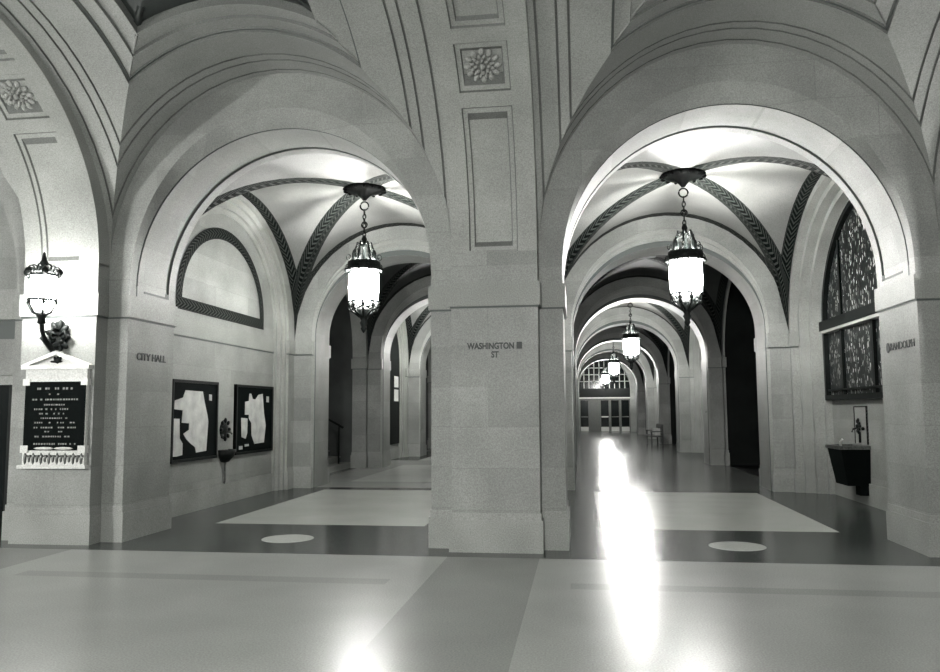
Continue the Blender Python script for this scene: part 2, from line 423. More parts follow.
# ------------------------------------------------------------------ corridors
def groin_vault(cx, y0, y1, dark=False):
    """groin vault with mosaic bands along the groins and round the edge"""
    yc, hl = (y0+y1)/2, (y1-y0)/2; mb = MB(); b = .098; eb = .095
    T_ = [b, .16, .25, .34, .43, .52, .60, .68, .75, .82, .88, 1-eb, 1.0]; n = 16
    ang = lambda m: math.asin(max(-1, min(1, m)))*VH
    def pt(cell, x, t):
        m = min(1, abs(x)); z = VZ+VR*sqrt(max(0, 1-m*m))
        X, Y = {0: (x, t), 1: (t, x), 2: (x, -t), 3: (-t, x)}[cell]
        return (cx+X*VH, yc+Y*hl, z)
    for cell in range(4):
        for ta, tb in zip(T_, T_[1:]):
            def row(t):
                a, e = math.asin(max(0, t-b)), math.asin(min(1, t))
                return [-t, -sin((a+e)/2)] + [sin(-a+2*a*i/n) for i in range(n+1)] + [sin((a+e)/2), t]
            A, B = row(ta), row(tb); k = len(A)
            vs = [pt(cell, x, ta) for x in A] + [pt(cell, x, tb) for x in B]; fs = []; ms = []; uv = []
            for j in range(k-1):
                fs.append([j, j+1, k+j+1, k+j]); gro = j < 2 or j >= k-3
                edge = tb > .999
                ms.append(6 if gro or edge else 7)
                if gro:
                    o = {0: (.98, .5), 1: (.5, .02), k-3: (.02, .5), k-2: (.5, .98)}[j]
                    uv.append([(ang(ta), o[0]), (ang(ta), o[1]), (ang(tb), o[1]), (ang(tb), o[0])])
                elif edge: uv.append([(ang(A[j]), 0), (ang(A[j+1]), 0), (ang(B[j+1]), 1), (ang(B[j]), 1)])
                else: uv.append([(0, 0)]*4)
            mb.add(vs, fs, ms, True, uv)
    mb.quad((cx-b*VH, yc-b*hl, VZ+VR), (cx+b*VH, yc-b*hl, VZ+VR), (cx+b*VH, yc+b*hl, VZ+VR), (cx-b*VH, yc+b*hl, VZ+VR), 7)
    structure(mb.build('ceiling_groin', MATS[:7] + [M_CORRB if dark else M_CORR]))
def cross_arch(cx, y0, y1, last=False):
    mb = MB()
    h = HW-.06; r = 1.70
    st = lambda k: (k*.014, k*.11)                    # stepped archivolt on both faces
    so = [(y0, st(3), 3), (y0+.04, st(3), 3), (y0+.045, st(2), 3), (y0+.085, st(2), 3), (y0+.09, st(1), 3), (y0+.14, st(1), 1), (y0+.15, st(0), 0),
          (y1-.15, st(0), 1), (y1-.14, st(1), 3), (y1-.09, st(1), 3), (y1-.085, st(2), 3), (y1-.045, st(2), 3), (y1-.04, st(3), 3), (y1, st(3), 3)]
    arch_wall(mb, PX, y0, y1, cx-VH-.05, cx+VH+.05, 6.0, cx, h+.042, ZA, r+.33, [(d_, (e[0]-.042, e[1]-.33), m_) for d_, e, m_ in so], 0, True)
    for s in (-1, 1):
        a, b = sorted((cx+s*(HW-.02), cx+s*(VH+.02)))
        course(mb, a, y0, b, y1)
    structure(mb.build('wall_arch', MATS))
def side_wall(cx, s, y0, y1, half, depth, rise, back=True, open_=False, plinth=True):
    """wall along a corridor bay at x = cx+s*VH with an arched recess"""
    mb = MB(); x = cx+s*VH; yc = (y0+y1)/2; x2 = x+s*depth
    st = min(.12, depth*.6)
    if depth > .15 and not open_:
        q = .28 if depth > .3 else .34
        so = [(x, 0, 3), (x+s*depth*.22, 0, 3), (x+s*depth*.23, -q*.35, 3), (x+s*depth*.5, -q*.35, 3), (x+s*depth*.51, -q*.7, 3), (x+s*depth*.8, -q*.7, 3), (x+s*depth*.81, -q, 3), (x2, -q, 3)]
        half += q*.8; rise = min(rise+q*.5, 2.36)
    else: so = [(x, 0, 3), (x2, 0, 3)]
    arch_wall(mb, PY, x, x2, y0, y1, 6.0, yc, half, VZ+.03, rise, so, 0, len(so) > 2, back=open_)
    for a, b in ((y0, yc-half), (yc+half, y1)):
        xa, xb = sorted((x, x2)); course(mb, xa, a, xb, b, plinth)
    if back:
        xa, xb = sorted((x2, x2+s*.12)); bk = MB(); bk.box((xa, y0, 0), (xb, y1, 6.0), 0)
        structure(bk.build('wall_recess', MATS)); xa, xb = sorted((x2, x2-s*.03)); bk = MB(); hf = half-.29 if depth > .15 else half; bk.box((xa, yc-hf, 0), (xb, yc+hf, .36), 3)
        structure(bk.build('baseboard_recess', MATS)); bk = MB()
        if s < 0 and depth > .15:
            bk.box((x2, yc-half, ZI0), (x2+.025, yc+half, ZI1), 2); bk.box((x2, yc-half, ZI0-.022), (x2+.012, yc+half, ZI0), 1)
            structure(bk.build('trim_3', MATS))
    return mb, x2, yc
REC = .64
EAST = [(YA+i*PER, YA+i*PER+LBAY, YA+i*PER+LBAY+TA, YA+i*PER+LBAY+TA+BBAY, YA+(i+1)*PER) for i in range(4)]
WEST = [(YA, 16.33, 17.53, 22.3, 23.4), (23.4, 27.8, 29.0, 33.8, 35.0), (35.0, 40.0, 0, 0, 0)]
for nm, cx, outer in (('east', AXR, 1), ('west', AXL, -1)):
    nb = 4 if cx == AXR else 3
    for i in range(nb):
        y0, y1, yb0, yb1, yn = (EAST if outer == 1 else WEST)[i]
        groin_vault(cx, y0, y1)
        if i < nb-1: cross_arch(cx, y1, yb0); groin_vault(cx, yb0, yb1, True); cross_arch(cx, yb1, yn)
        # inner side: shallow blank arch
        mb, *_ = side_wall(cx, -outer, y0, y1, (y1-y0)/2-.55, .12, 2.15); structure(mb.build('wall_inner', MATS))
        if i < nb-1: mb, *_ = side_wall(cx, -outer, yb0, yb1, (yb1-yb0)/2-.6, .12, 2.15); structure(mb.build('wall_inner', MATS))
        # outer side
        if outer == 1: mb, x2, yc = side_wall(cx, 1, y0, y1, 2.56, REC, 2.12)
        else:
            mb, x2, yc = side_wall(cx, -1, y0, y1, (y1-y0)/2-.62, .20, 2.12)
        structure(mb.build('wall_outer', MATS))
        if i < nb-1:
            mb, x2, yc = side_wall(cx, outer, yb0, yb1, (yb1-yb0)/2-.2, .06 if outer == 1 else .4, 2.28, back=False, open_=True)
            structure(mb.build('wall_outer', MATS))
            hb = (yb1-yb0)/2; xo = x2+outer*4.2; xa, xb = sorted((x2, xo)); mb = MB()
            dm = 0
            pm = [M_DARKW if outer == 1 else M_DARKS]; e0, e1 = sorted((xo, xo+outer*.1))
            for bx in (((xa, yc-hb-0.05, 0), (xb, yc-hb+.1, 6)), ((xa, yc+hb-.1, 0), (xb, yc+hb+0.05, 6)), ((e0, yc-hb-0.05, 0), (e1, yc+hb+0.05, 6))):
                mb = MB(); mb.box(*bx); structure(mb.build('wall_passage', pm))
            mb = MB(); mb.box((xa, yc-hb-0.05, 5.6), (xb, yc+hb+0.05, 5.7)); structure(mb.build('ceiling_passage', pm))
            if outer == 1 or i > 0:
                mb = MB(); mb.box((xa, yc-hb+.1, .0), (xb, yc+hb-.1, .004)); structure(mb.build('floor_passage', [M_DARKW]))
# lunette borders on the outer side of the first two western lamp bays
def lunette(x, yc, hw, z0, rise):
    mb = MB(); bw = .2; n = 30
    for i in range(n):
        a, b = pi*i/n, pi*(i+1)/n
        q = lambda t, e: (x, yc-(hw-e)*cos(t), z0+.2+(rise-e)*sin(t))
        u = (a*hw, b*hw)
        mb.quad(q(a, 0), q(b, 0), q(b, bw), q(a, bw), 0, [(u[0], 0), (u[1], 0), (u[1], 1), (u[0], 1)])
    mb.quad((x, yc-hw, z0), (x, yc+hw, z0), (x, yc+hw, z0+bw), (x, yc-hw, z0+bw), 0, [(0, 0), (2*hw, 0), (2*hw, 1), (0, 1)])
    structure(mb.build('trim_1', [M_MOSAIC]))
lunette(AXL-VH-.20+.012, YA+LBAY/2-.1, 1.75, 3.22, 1.42)

# infill of the third hall arch: blank tympanum, lintel and dark doorway
def infill(ax):
    mb = MB(); y = D+.62
    mb.box((ax-HW, y, 3.3), (ax+HW, y+.3, 5.5), 0)
    mb.box((ax-HW, y-.10, 2.88), (ax+HW, y+.3, 3.3), 3)
    mb.box((ax-HW, y-.02, 2.62), (ax+HW, y+.3, 2.88), 1)
    mb.box((ax-HW, y, 2.12), (ax+HW, y+.3, 2.62), 0)
    structure(mb.build('wall_infill', MATS))
    dr = MB(); dr.box((ax-HW, y+.05, 1.99), (ax+HW, y+.12, 2.12)); dr.box((ax-HW, y+.05, 0), (ax-HW+.08, y+.12, 2)); dr.box((ax+HW-.08, y+.05, 0), (ax+HW, y+.12, 2)); dr.box((ax-.04, y+.05, 0), (ax+.04, y+.12, 2))
    do = structure(dr.build('door_5', [M_TRIM]))
    p = MB(); p.box((ax-HW+.08, y+.08, 0), (ax+HW-.08, y+.1, 1.99)); p.build('door_pane', [M_PANE], do)
    f = MB()
    for q in (-1.45, -.5, .5, 1.45): f.box((ax+q-.05, y+.04, 0.02), (ax+q+.05, y+.11, 1.99))
    f.build('door_stile', [M_BRONZE], do)
infill(AXL-PITCH)
mb = MB(); mb.box((AXR+PITCH-HW, D+.5, 0), (AXR+PITCH+HW, D+.8, 5.5)); structure(mb.build('wall_infill', MATS))

# ------------------------------------------------------------------ end walls, doors and fan window
YE = YA + 3*PER + LBAY
mb = MB(); mb.box((AXR-VH-.2, YE, 3.16), (AXR+VH+.2, YE+.3, 6)); structure(mb.build('wall_end', MATS))
YW = 40.0
mb = MB(); mb.box((AXL-VH-.2, YW, 0), (AXL+VH+.2, YW+.3, 6)); structure(mb.build('wall_end', MATS))
# stone arch round the end screen
mb = MB(); arch_wall(mb, PX, YE-.5, YE+.1, AXR-VH-.1, AXR+VH+.1, 6, AXR, HW-.1, ZS, HW-.15, None, 0); structure(mb.build('wall_arch', MATS))
hh = HW-.1
mb = MB(); A = arch_pts(AXR, hh, 3.16, ZS+HW-.15-3.16)
mb.prism(A, YE-.05, YE-.03, 0, lambda p: (p[0], p[2], p[1])); win = structure(mb.build('window_2', [M_PANE]))
mb = MB()
for i in range(1, 10):
    x = AXR-hh+2*hh*i/10; u = (x-AXR)/hh; zt = 3.16+(ZS+HW-.15-3.16)*sqrt(1-u*u)
    mb.box((x-.035, YE-.1, 3.16), (x+.035, YE-.04, zt))
for z in (3.7, 4.2, 4.7):
    q = hh*sqrt(max(0, 1-((z-3.16)/(ZS+HW-.15-3.16))**2)); mb.box((AXR-q, YE-.1, z-.03), (AXR+q, YE-.04, z+.03))
mb.build('window_bars', [M_TRIM], win)
mb = MB(); mb.box((AXR-hh, YE-.2, 2.52), (AXR+hh, YE+.1, 3.18), 0); mb.box((AXR-hh, YE-.24, 2.43), (AXR+hh, YE+.1, 2.52), 1)
structure(mb.build('trim_2', [M_BRONZE, M_WHITE]))
for i in range(5):
    xw = 2*hh/5; x0 = AXR-hh+i*xw; fr = MB()
    fr.box((x0, YE-.12, 0), (x0+.09, YE, 2.43)); fr.box((x0+xw-.09, YE-.12, 0), (x0+xw, YE, 2.43)); fr.box((x0+.09, YE-.12, 2.3), (x0+xw-.09, YE, 2.43))
    d_ = structure(fr.build('door_%d' % (i+6), [M_BRASS2]))
    if i % 2 == 0 or i == 3:
        p = MB(); p.box((x0+.09, YE-.07, .35), (x0+xw-.09, YE-.05, 2.3)); p.build('door_pane', [M_PANE], d_)
        k = MB(); k.box((x0+.09, YE-.09, .02), (x0+xw-.09, YE-.05, .35)); k.build('kick_plate', [M_WHITE], d_)
        k = MB(); k.box((x0+.12, YE-.16, 1.05), (x0+xw-.12, YE-.12, 1.12)); k.build('push_bar', [M_WHITE if i == 2 else M_BRASS], d_)
    else:
        p = MB(); p.box((x0+.09, YE-.09, .0), (x0+xw-.09, YE-.05, 2.3)); p.build('door_panel', [M_BRASS2 if i == 1 else M_PANE], d_)

# ------------------------------------------------------------------ leaded window of the first eastern bay (and its twins further down)
XWIN = AXR+VH+REC
def leaded_window(i, number):
    yc = YA+i*PER+LBAY/2; h = 2.5; z0, zs, rs = 1.76, 3.2, 2.0
    x = XWIN-.03; mb = MB()
    A = arch_pts(yc, h, zs, rs, 32)
    mb.prism([(yc-h, z0)] + A + [(yc+h, z0)], x-.015, x, 0, lambda p: (p[2], p[0], p[1]))
    wn = structure(mb.build('window_%d' % number, [M_LEAD]))
    f = MB(); path = [(yc-h, z0)] + A + [(yc+h, z0)]
    inn = [(yc-h+.09, z0+.09)] + arch_pts(yc, h-.09, zs, rs-.09, 32) + [(yc+h-.09, z0+.09)]
    n = len(path)
    for a in range(n):
        b = (a+1) % n
        P = [(x-.10, *path[a]), (x-.10, *path[b]), (x-.10, *inn[b]), (x-.10, *inn[a])]; Q = [(x, p[1], p[2]) for p in P]
        f.add(P+Q, [[0,1,2,3],[4,5,6,7],[0,1,5,4],[3,2,6,7]], 0)
    f.build('window_frame', [M_BRONZE], wn)
    m = MB()
    for y in (yc+1.55, yc, yc-1.55): m.box((x-.07, y-.045, z0+.05), (x, y+.045, zs-.1))
    m.box((x-.07, yc-h+.05, z0+.16), (x, yc+h-.05, z0+.2))
    for y in (yc+1.55, yc-1.55):
        m.box((x-.05, y-.03, zs), (x, y+.03, zs+rs*.72))
    m.build('mullion', [M_BRONZE], wn)
    t = MB(); t.box((x-.16, yc-h+.02, 3.06), (x, yc+h-.02, 3.24), 0); t.box((x-.15, yc-h+.08, 3.01), (x, yc+h-.08, 3.06), 1)
    t.build('transom', [M_BRONZE, M_TRIM], wn)
for i in range(3): leaded_window(i, 1 if i == 0 else i+2)
# second western lamp bay: niche gloom as a dark panel, lit panes coloured white
mb = MB(); yc = 25.6; x = AXL-VH-.2
mb.prism([(yc-1.4, .5)] + arch_pts(yc, 1.4, 3.2, 1.4, 20) + [(yc+1.4, .5)], x, x+.05, 0, lambda p: (p[2], p[0], p[1])); wd = structure(mb.build('window_6', [M_BRONZE]))
for a, b in ((1.93, 2.32), (2.40, 2.77)):
    for y in (yc-.9, yc+.6):
        p = MB(); p.box((x+.05, y, a), (x+.06, y+.6, b)); p.build('window_pane', [M_WHITE], wd)

# ------------------------------------------------------------------ lanterns
def scroll(mb, c, ang, r, s=1.0, th=.011, flip=1):
    """a leafy S-scroll standing in the vertical plane at angle ang round c"""
    pts = []
    for i in range(15):
        q = i/14; a = -pi/2 + q*pi*1.9; rr = .07*s*(1-.55*q)
        pts.append((r + rr*cos(a)*.9, flip*(rr*sin(a)+.07*s)))
    mb.tube([(c[0]+p[0]*cos(ang), c[1]+p[0]*sin(ang), c[2]+p[1]) for p in pts], th*s, 6)
    e = pts[-1]; mb.ball((c[0]+e[0]*cos(ang), c[1]+e[0]*sin(ang), c[2]+e[1]), .022*s, 0, 6, 4)
def torus(mb, c, R, r, plane='xy', n=24, k=8):
    P = []
    for i in range(n):
        a = 2*pi*i/n
        P.append((c[0]+R*cos(a), c[1]+(R*sin(a) if plane == 'xy' else 0), c[2]+(R*sin(a) if plane == 'xz' else 0)))
    mb.tube(P, r, k, 0, True)
def hanging_lantern(label):
    """origin at the crown of the vault"""
    o = thing('hanging_lantern', (0, 0, 0), label, 'lantern', None)
    mb = MB()                                        # ceiling rose with a rim of leaves
    mb.lathe([(0, 0), (.36, 0), (.37, -.03), (.27, -.075), (.14, -.10), (.07, -.17), (.03, -.22), (0, -.22)], n=28)
    for k in range(14): a = 2*pi*k/14; mb.ball((.34*cos(a), .34*sin(a), -.045), (.05, .03, .035), 0, 8, 4, Matrix.Rotation(a, 3, 'Z'))
    mb.build('ceiling_rose', M_ROSE, o)
    ch = MB(); torus(ch, (0, 0, -.32), .075, .014, 'xz'); z = -.39; k = 0
    while z > -.86:
        P = []
        for i in range(12):
            a = 2*pi*i/12; u = .026*cos(a); P.append((u if k % 2 else 0, 0 if k % 2 else u, z-.045+.052*sin(a)))
        ch.tube(P, .010, 6, 0, True); z -= .080; k += 1
    torus(ch, (0, 0, -.66), .05, .012, 'xz')
    ch.build('chain', M_BRONZE, o)
    cr = MB()                                        # crown above the glass
    cr.lathe([(0, -.84), (.03, -.86), (.05, -.92), (.035, -.97), (.075, -1.02), (.03, -1.06), (.028, -1.36), (.05, -1.40), (.03, -1.44), (0, -1.44)], n=16)
    for k in range(6):
        a = 2*pi*k/6+.26
        cr.tube([(.04*cos(a), .04*sin(a), -1.02), (.12*cos(a), .12*sin(a), -.98), (.16*cos(a), .16*sin(a), -1.10), (.15*cos(a), .15*sin(a), -1.22), (.24*cos(a), .24*sin(a), -1.33), (.29*cos(a), .29*sin(a), -1.46)], .02, 6)
        cr.ball((.17*cos(a), .17*sin(a), -1.20), (.045, .02, .10), 0, 8, 5, Matrix.Rotation(a, 3, 'Z'))
        scroll(cr, (0, 0, -1.30), a, .26, .85); scroll(cr, (0, 0, -1.10), a+.5, .12, .6)
    cr.lathe([(.275, -1.48), (.285, -1.47), (.285, -1.33), (.275, -1.32), (.275, -1.48)], n=24)
    torus(cr, (0, 0, -1.46), .295, .022); torus(cr, (0, 0, -1.40), .27, .012)
    for k in range(12): a = 2*pi*k/12; scroll(cr, (0, 0, -1.46), a, .29, .62); cr.ball((.32*cos(a), .32*sin(a), -1.47), .03, 0, 6, 4)
    cr.build('crown', M_BRONZE, o)
    g = MB(); g.lathe([(.20, -1.49), (.258, -1.54), (.268, -1.80), (.25, -2.00), (.16, -2.06), (0, -2.07)], n=24); gl = g.build('glass_globe', M_GLOW, o)
    c = MB()
    for k in range(8): a = 2*pi*k/8; c.tube([(.272*cos(a), .272*sin(a), -1.48), (.275*cos(a), .275*sin(a), -1.85), (.26*cos(a), .26*sin(a), -2.02)], .008, 5)
    torus(c, (0, 0, -2.03), .262, .018); c.build('cage', M_BRONZE, gl)
    b = MB()                                         # leafy bottom basket and drop
    for k in range(8): a = 2*pi*k/8+.2; scroll(b, (0, 0, -2.20), a, .20, 1.25); b.ball((.235*cos(a), .235*sin(a), -2.09), (.04, .03, .05), 0, 6, 4); b.tube([(.265*cos(a), .265*sin(a), -2.04), (.22*cos(a), .22*sin(a), -2.17), (.07*cos(a), .07*sin(a), -2.30)], .018, 5)
    b.lathe([(0, -2.10), (.13, -2.17), (.08, -2.30), (.045, -2.36), (.07, -2.40), (.04, -2.47), (.055, -2.50), (.02, -2.56), (0, -2.58)], n=14)
    b.build('bottom_finial', M_BRONZE, o)
    return o
def bulb(o):
    ld = bpy.data.lights.new('lantern_bulb', 'POINT'); ld.energy = BULB; ld.shadow_soft_size = .035; ld.color = (1, .985, .95)
    lo = bpy.data.objects.new('lantern_bulb', ld); COL.objects.link(lo); lo.parent = o; lo.location = (.06, .03, -1.43)
ZCR = VZ+VR
yl = lambda i: YA+LBAY/2+i*PER
first = hanging_lantern('ornate bronze hanging lantern nearest in the corridor with the leaded window'); first.location = (AXR, yl(0), ZCR)
lans = [first,
    copy_thing(first, (AXR, yl(1), ZCR), 'second ornate hanging lantern down the long corridor with doors at its end'),
    copy_thing(first, (AXR, yl(2), ZCR), 'third hanging lantern down the long corridor, nearly in front of the fan window'),
    copy_thing(first, (AXR, yl(3), ZCR), 'last small hanging lantern just before the doors at the corridor end'),
    copy_thing(first, (AXL, yl(0), ZCR), 'ornate bronze hanging lantern in the corridor with the two map boards'),
    copy_thing(first, (AXL, 25.6, ZCR), 'hanging lantern deeper in the map board corridor, past the stairs')]
for o in lans: bulb(o)

def wall_lantern(label, glass):
    """origin on the pilaster face at bracket height, out is -y"""
    o = thing('wall_lantern', (0, 0, 0), label, 'lantern', 'wall lanterns on the hall pilasters')
    b = MB()
    b.prism([(.12*cos(a)*(1+.15*cos(4*a)), .19*sin(a)) for a in [2*pi*i/20 for i in range(20)]], -.03, 0, 0, lambda p: (p[0], p[2], p[1]))
    for k in range(9): a = 2*pi*k/9; b.ball((.11*cos(a), -.04, .15*sin(a)-.02), (.075, .03, .04), 0, 8, 5, Matrix.Rotation(-a, 3, 'Y'))
    b.tube([(0, -.02, -.12), (0, -.16, -.17), (0, -.28, -.08), (0, -.34, .04), (0, -.36, .14)], [.035, .04, .035, .028, .024], 8)
    b.tube([(0, -.02, .06), (0, -.14, .08), (0, -.20, .02), (0, -.17, -.06), (0, -.10, -.05)], .02, 6)
    for s in (-1, 1): b.tube([(s*.02, -.03, .0), (s*.13, -.10, .05), (s*.17, -.13, -.04), (s*.11, -.12, -.09)], .016, 6); b.ball((s*.11, -.12, -.09), .03, 0, 6, 4)
    b.build('bracket', M_BRONZE, o)
    c0 = (0, -.36, 0); c = MB()
    c.lathe([(0, .10), (.05, .12), (.04, .18), (.07, .22), (.03, .26), (.02, .28)], c0, 14)
    for k in range(6):
        a = 2*pi*k/6+.2; p = lambda r, z: (c0[0]+r*cos(a), c0[1]+r*sin(a), z)
        c.tube([p(.03, .22), p(.11, .25), p(.17, .36), p(.165, .42)], .013, 6)
        c.ball(p(.165, .37), .025, 0, 6, 4)
        c.tube([p(.16, .42), p(.17, .58), p(.175, .70)], .009, 5)
        scroll(c, (c0[0], c0[1], .69), a, .15, .95); scroll(c, (c0[0], c0[1], .72), a+.5, .10, .9)
        c.ball(p(.19, .74), .045, 0, 8, 5)
    for z, r in ((.40, .155), (.70, .175)):
        torus(c, (c0[0], c0[1], z), r, .016)
    c.lathe([(.05, .74), (.06, .84), (.03, .90), (.015, .98), (0, 1.0)], c0, 12)
    c.build('crown_and_cup', M_BRONZE, o)
    g = MB(); g.lathe([(0, .30), (.10, .31), (.145, .40), (.155, .55), (.15, .69), (.10, .71), (0, .71)], c0, 20); g.build('glass_globe', glass, o)
    return o
LXW = XC-PITCH
wl = wall_lantern('ornate bronze wall lantern lit above the memorial tablet', M_GLOW2); wl.location = (LXW+.02, D-PJ, 2.56)
wr = wall_lantern('lit bronze wall lantern on the hall pilaster past the leaded window', M_GLOW2); wr.location = (XC+PITCH, D-PJ, 2.56)
for p, rz, lb in (((XC, -3.1, 2.56), pi, 'added wall lantern on the rear wall, standing in for unseen hall light'),
                  ((-12.45, .6, 2.56), pi/2, 'added wall lantern on the side wall, standing in for unseen hall light')):
    r_ = wall_lantern(lb, M_GLOWR); r_.location = p; r_.rotation_euler = (0, 0, rz)  # both lanterns are added out of view as fill for the hall

# ------------------------------------------------------------------ memorial tablet
YP = D-PJ
def tablet():
    x0, x1, cx = -6.87, -6.0, -6.435
    o = thing('memorial_tablet', (cx, YP, .92), 'white pedimented marble memorial tablet with dark lettered plate below the wall lantern', 'plaque')
    def B(mb, a, b, mi=0): mb.box((a[0]-cx, a[1]-YP, a[2]-.92), (b[0]-cx, b[1]-YP, b[2]-.92), mi)
    TT = lambda p: (p[0]-cx, p[2]-YP, p[1]-.92)
    f = MB()
    B(f, (x0+.02, YP-.05, .93), (x1-.02, YP, 2.19)); B(f, (x0-.02, YP-.09, 2.14), (x1+.02, YP, 2.19)); B(f, (x0-.02, YP-.09, .92), (x1+.02, YP, .96))
    B(f, (x0, YP-.07, 1.11), (x0+.10, YP, 1.20)); B(f, (x1-.10, YP-.07, 1.11), (x1, YP, 1.20)); B(f, (x0, YP-.07, 1.94), (x0+.09, YP, 2.02)); B(f, (x1-.09, YP-.07, 1.94), (x1, YP, 2.02))
    for s in (-1, 1):
        a = cx+s*(x1-x0+.06)/2
        f.prism([(a, 2.19), (cx, 2.37), (cx, 2.315), (a-s*.1, 2.19)], YP-.09, YP, 0, TT)
    f.prism([(x0, 2.19), (x1, 2.19), (cx, 2.34)], YP-.03, YP, 0, TT)
    fo = f.build('marble_frame', M_WHITE, o)
    r = MB()
    for i in range(15):
        x = x0+.06+i*(x1-x0-.12)/14; h = .05 if i % 2 else .075
        r.ball((x-cx, -.052, 1.04-.92), (.022, .014, h), 0, 6, 4); r.ball((x+.02-cx, -.052, 1.07-.92), .018, 0, 6, 4)
    r.build('carved_frieze', M_BRASS, fo)
    e = MB()                                          # emblem in the pediment
    for a in (-.5, 0, .5): e.ball((sin(a)*.05, -.04, 2.255-.92), (.022, .02, .05), 0, 8, 5, Matrix.Rotation(a, 3, 'Y'))
    e.ball((-.02, -.04, 2.235-.92), (.09, .015, .018), 0, 8, 4)
    e.build('pediment_emblem', M_BRONZE, fo)
    t = MB(); B(t, (x0+.03, YP-.062, 1.14), (x1-.03, YP-.04, 1.985)); to = t.build('lettered_plate', M_BLACK, o)
    rnd = random.Random(3); L = MB(); L.box((-.004, -.063, 1.2-.92), (.004, -.0615, 1.92-.92), 1)
    for z, hw, h in ((1.90, .24, .026), (1.83, .08, .018), (1.765, .30, .020), (1.70, .14, .018), (1.645, .27, .020), (1.59, .24, .018), (1.535, .18, .016), (1.48, .26, .018), (1.42, .30, .018), (1.37, .12, .016), (1.31, .25, .018), (1.22, .30, .020)):
        x = -hw; L.box((-hw, -.063, z-.92-h/2), (hw+.03, -.0615, z-.92+h/2), 1)
        while x < hw:
            ww = rnd.uniform(.012, .03)
            if rnd.random() < .72: L.box((x, -.065, z-.92-h/2), (x+ww, -.06, z-.92+h/2))
            x += ww+rnd.uniform(.008, .016)
    L.build('lettering', [M_GILT, M_BLACK], to)
    p = MB(); p.ball((-.12, -.062, 1.165-.92), (.14, .008, .018), 0, 10, 4); p.ball((.14, -.062, 1.165-.92), (.13, .008, .018), 0, 10, 4)
    p.build('ornament', M_WHITE, to)
tablet()

# ------------------------------------------------------------------ street signs lettered on the piers
def sign(name, text, size, loc, rot, label, width, fat=.0035):
    cu = bpy.data.curves.new(name, 'FONT'); cu.body = text; cu.size = size; cu.align_x = 'CENTER'; cu.align_y = 'CENTER'; cu.extrude = .004; cu.offset = fat
    o = bpy.data.objects.new(name, cu); COL.objects.link(o)
    bpy.context.view_layer.update()
    me = bpy.data.meshes.new_from_object(o); bpy.data.objects.remove(o)
    xs = [v.co.x for v in me.vertices]; k = width/(max(xs)-min(xs))
    for v in me.vertices: v.co.x *= k
    me.materials.clear(); me.materials.append(M_LETTER)
    m = bpy.data.objects.new(name, me); COL.objects.link(m); m.location = loc; m.rotation_euler = rot
    return tag(m, label, 'sign')
sign('wall_lettering', 'CITY HALL', .13, (AXL-HW+.004, D+.575, 2.32), (pi/2, 0, pi/2), 'dark metal CITY HALL letters on the arch side near the map boards', .72)
rs = sign('wall_lettering', 'RANDOLPH', .125, (AXR+HW-.004, D+.47, 2.33), (pi/2, 0, -pi/2), 'dark RANDOLPH letters on the arch side near the leaded window', .70, .0005)
mk = MB(); mk.prism([(-.43+.045*cos(2*pi*i/20), .062*sin(2*pi*i/20)) for i in range(20)], -.004, .004); mk.build('pointer_mark', M_LETTER, rs)
sign('wall_lettering', 'WASHINGTON \u25a0\nST', .10, (-.97, D-PJ-.004, 2.29), (pi/2, 0, 0), 'dark street name letters on the middle pier, partly worn', .64)

# ------------------------------------------------------------------ map boards on the western wall
XM = AXL-VH-.20
def map_board(y0, y1, z0, z1, polys, label):
    o = thing('map_board', (XM, (y0+y1)/2, z0), label, 'map', 'map boards'); yc = (y0+y1)/2
    bw, bh = y1-y0, z1-z0
    b = MB(); b.box((0, -bw/2, 0), (.04, bw/2, bh)); bo = b.build('backing_board', M_BLACK, o)
    f = MB(); e = .045
    f.box((0, -bw/2, 0), (.06, bw/2, e)); f.box((0, -bw/2, bh-e), (.06, bw/2, bh)); f.box((0, -bw/2, e), (.06, -bw/2+e, bh-e)); f.box((0, bw/2-e, e), (.06, bw/2, bh-e))
    f.build('frame', M_BRONZE, o)
    for nm, pl in polys:
        m = MB(); m.prism([(-bw/2+u*bw, bh*(1-v)) for u, v in pl], .041, .046, 0, lambda p: (p[2], p[0], p[1])); m.build(nm, M_PAPER, o)
def uv1(pts): return [((x-138)/213, (y-(93+12*(x-138)/213))/((490-35*(x-138)/213)-(93+12*(x-138)/213))) for x, y in pts]
def uv2(pts): return [((x-438)/175, (y-(115+12*(x-438)/175))/((460-35*(x-438)/175)-(115+12*(x-438)/175))) for x, y in pts]
map_board(11.50, 13.06, .82, 2.11, [
    ('map_sheet', uv1([(195,145),(275,150),(285,200),(300,260),(305,290),(298,425),(250,435),(245,410),(225,395),(205,375),(190,350),(215,330),(215,300),(182,298),(185,240),(148,235),(150,195),(185,180)])),
    ('map_inset', uv1([(142,280),(172,280),(175,372),(188,395),(188,448),(165,456),(142,458)])),
    ('map_key', uv1([(307,162),(320,164),(320,192),(307,190)]))], 'black framed board with broad pale map, nearest the arch edge and CITY HALL letters')
map_board(13.80, 15.55, .82, 2.10, [
    ('map_sheet', uv2([(497,160),(505,160),(512,185),(525,188),(540,165),(560,160),(568,250),(578,310),(570,390),(525,400),(510,360),(508,300),(496,280),(496,262),(478,262),(478,200),(495,195)])),
    ('map_inset', uv2([(462,278),(490,280),(490,350),(483,378),(465,370)])),
    ('map_note', uv2([(455,415),(470,413),(470,430),(455,432)])), ('map_note', uv2([(480,405),(498,402),(498,412),(480,416)])),
    ('map_key', uv2([(580,172),(592,173),(592,200),(580,199)]))], 'black framed board with a narrow pale map, farther along the wall toward the stairs')

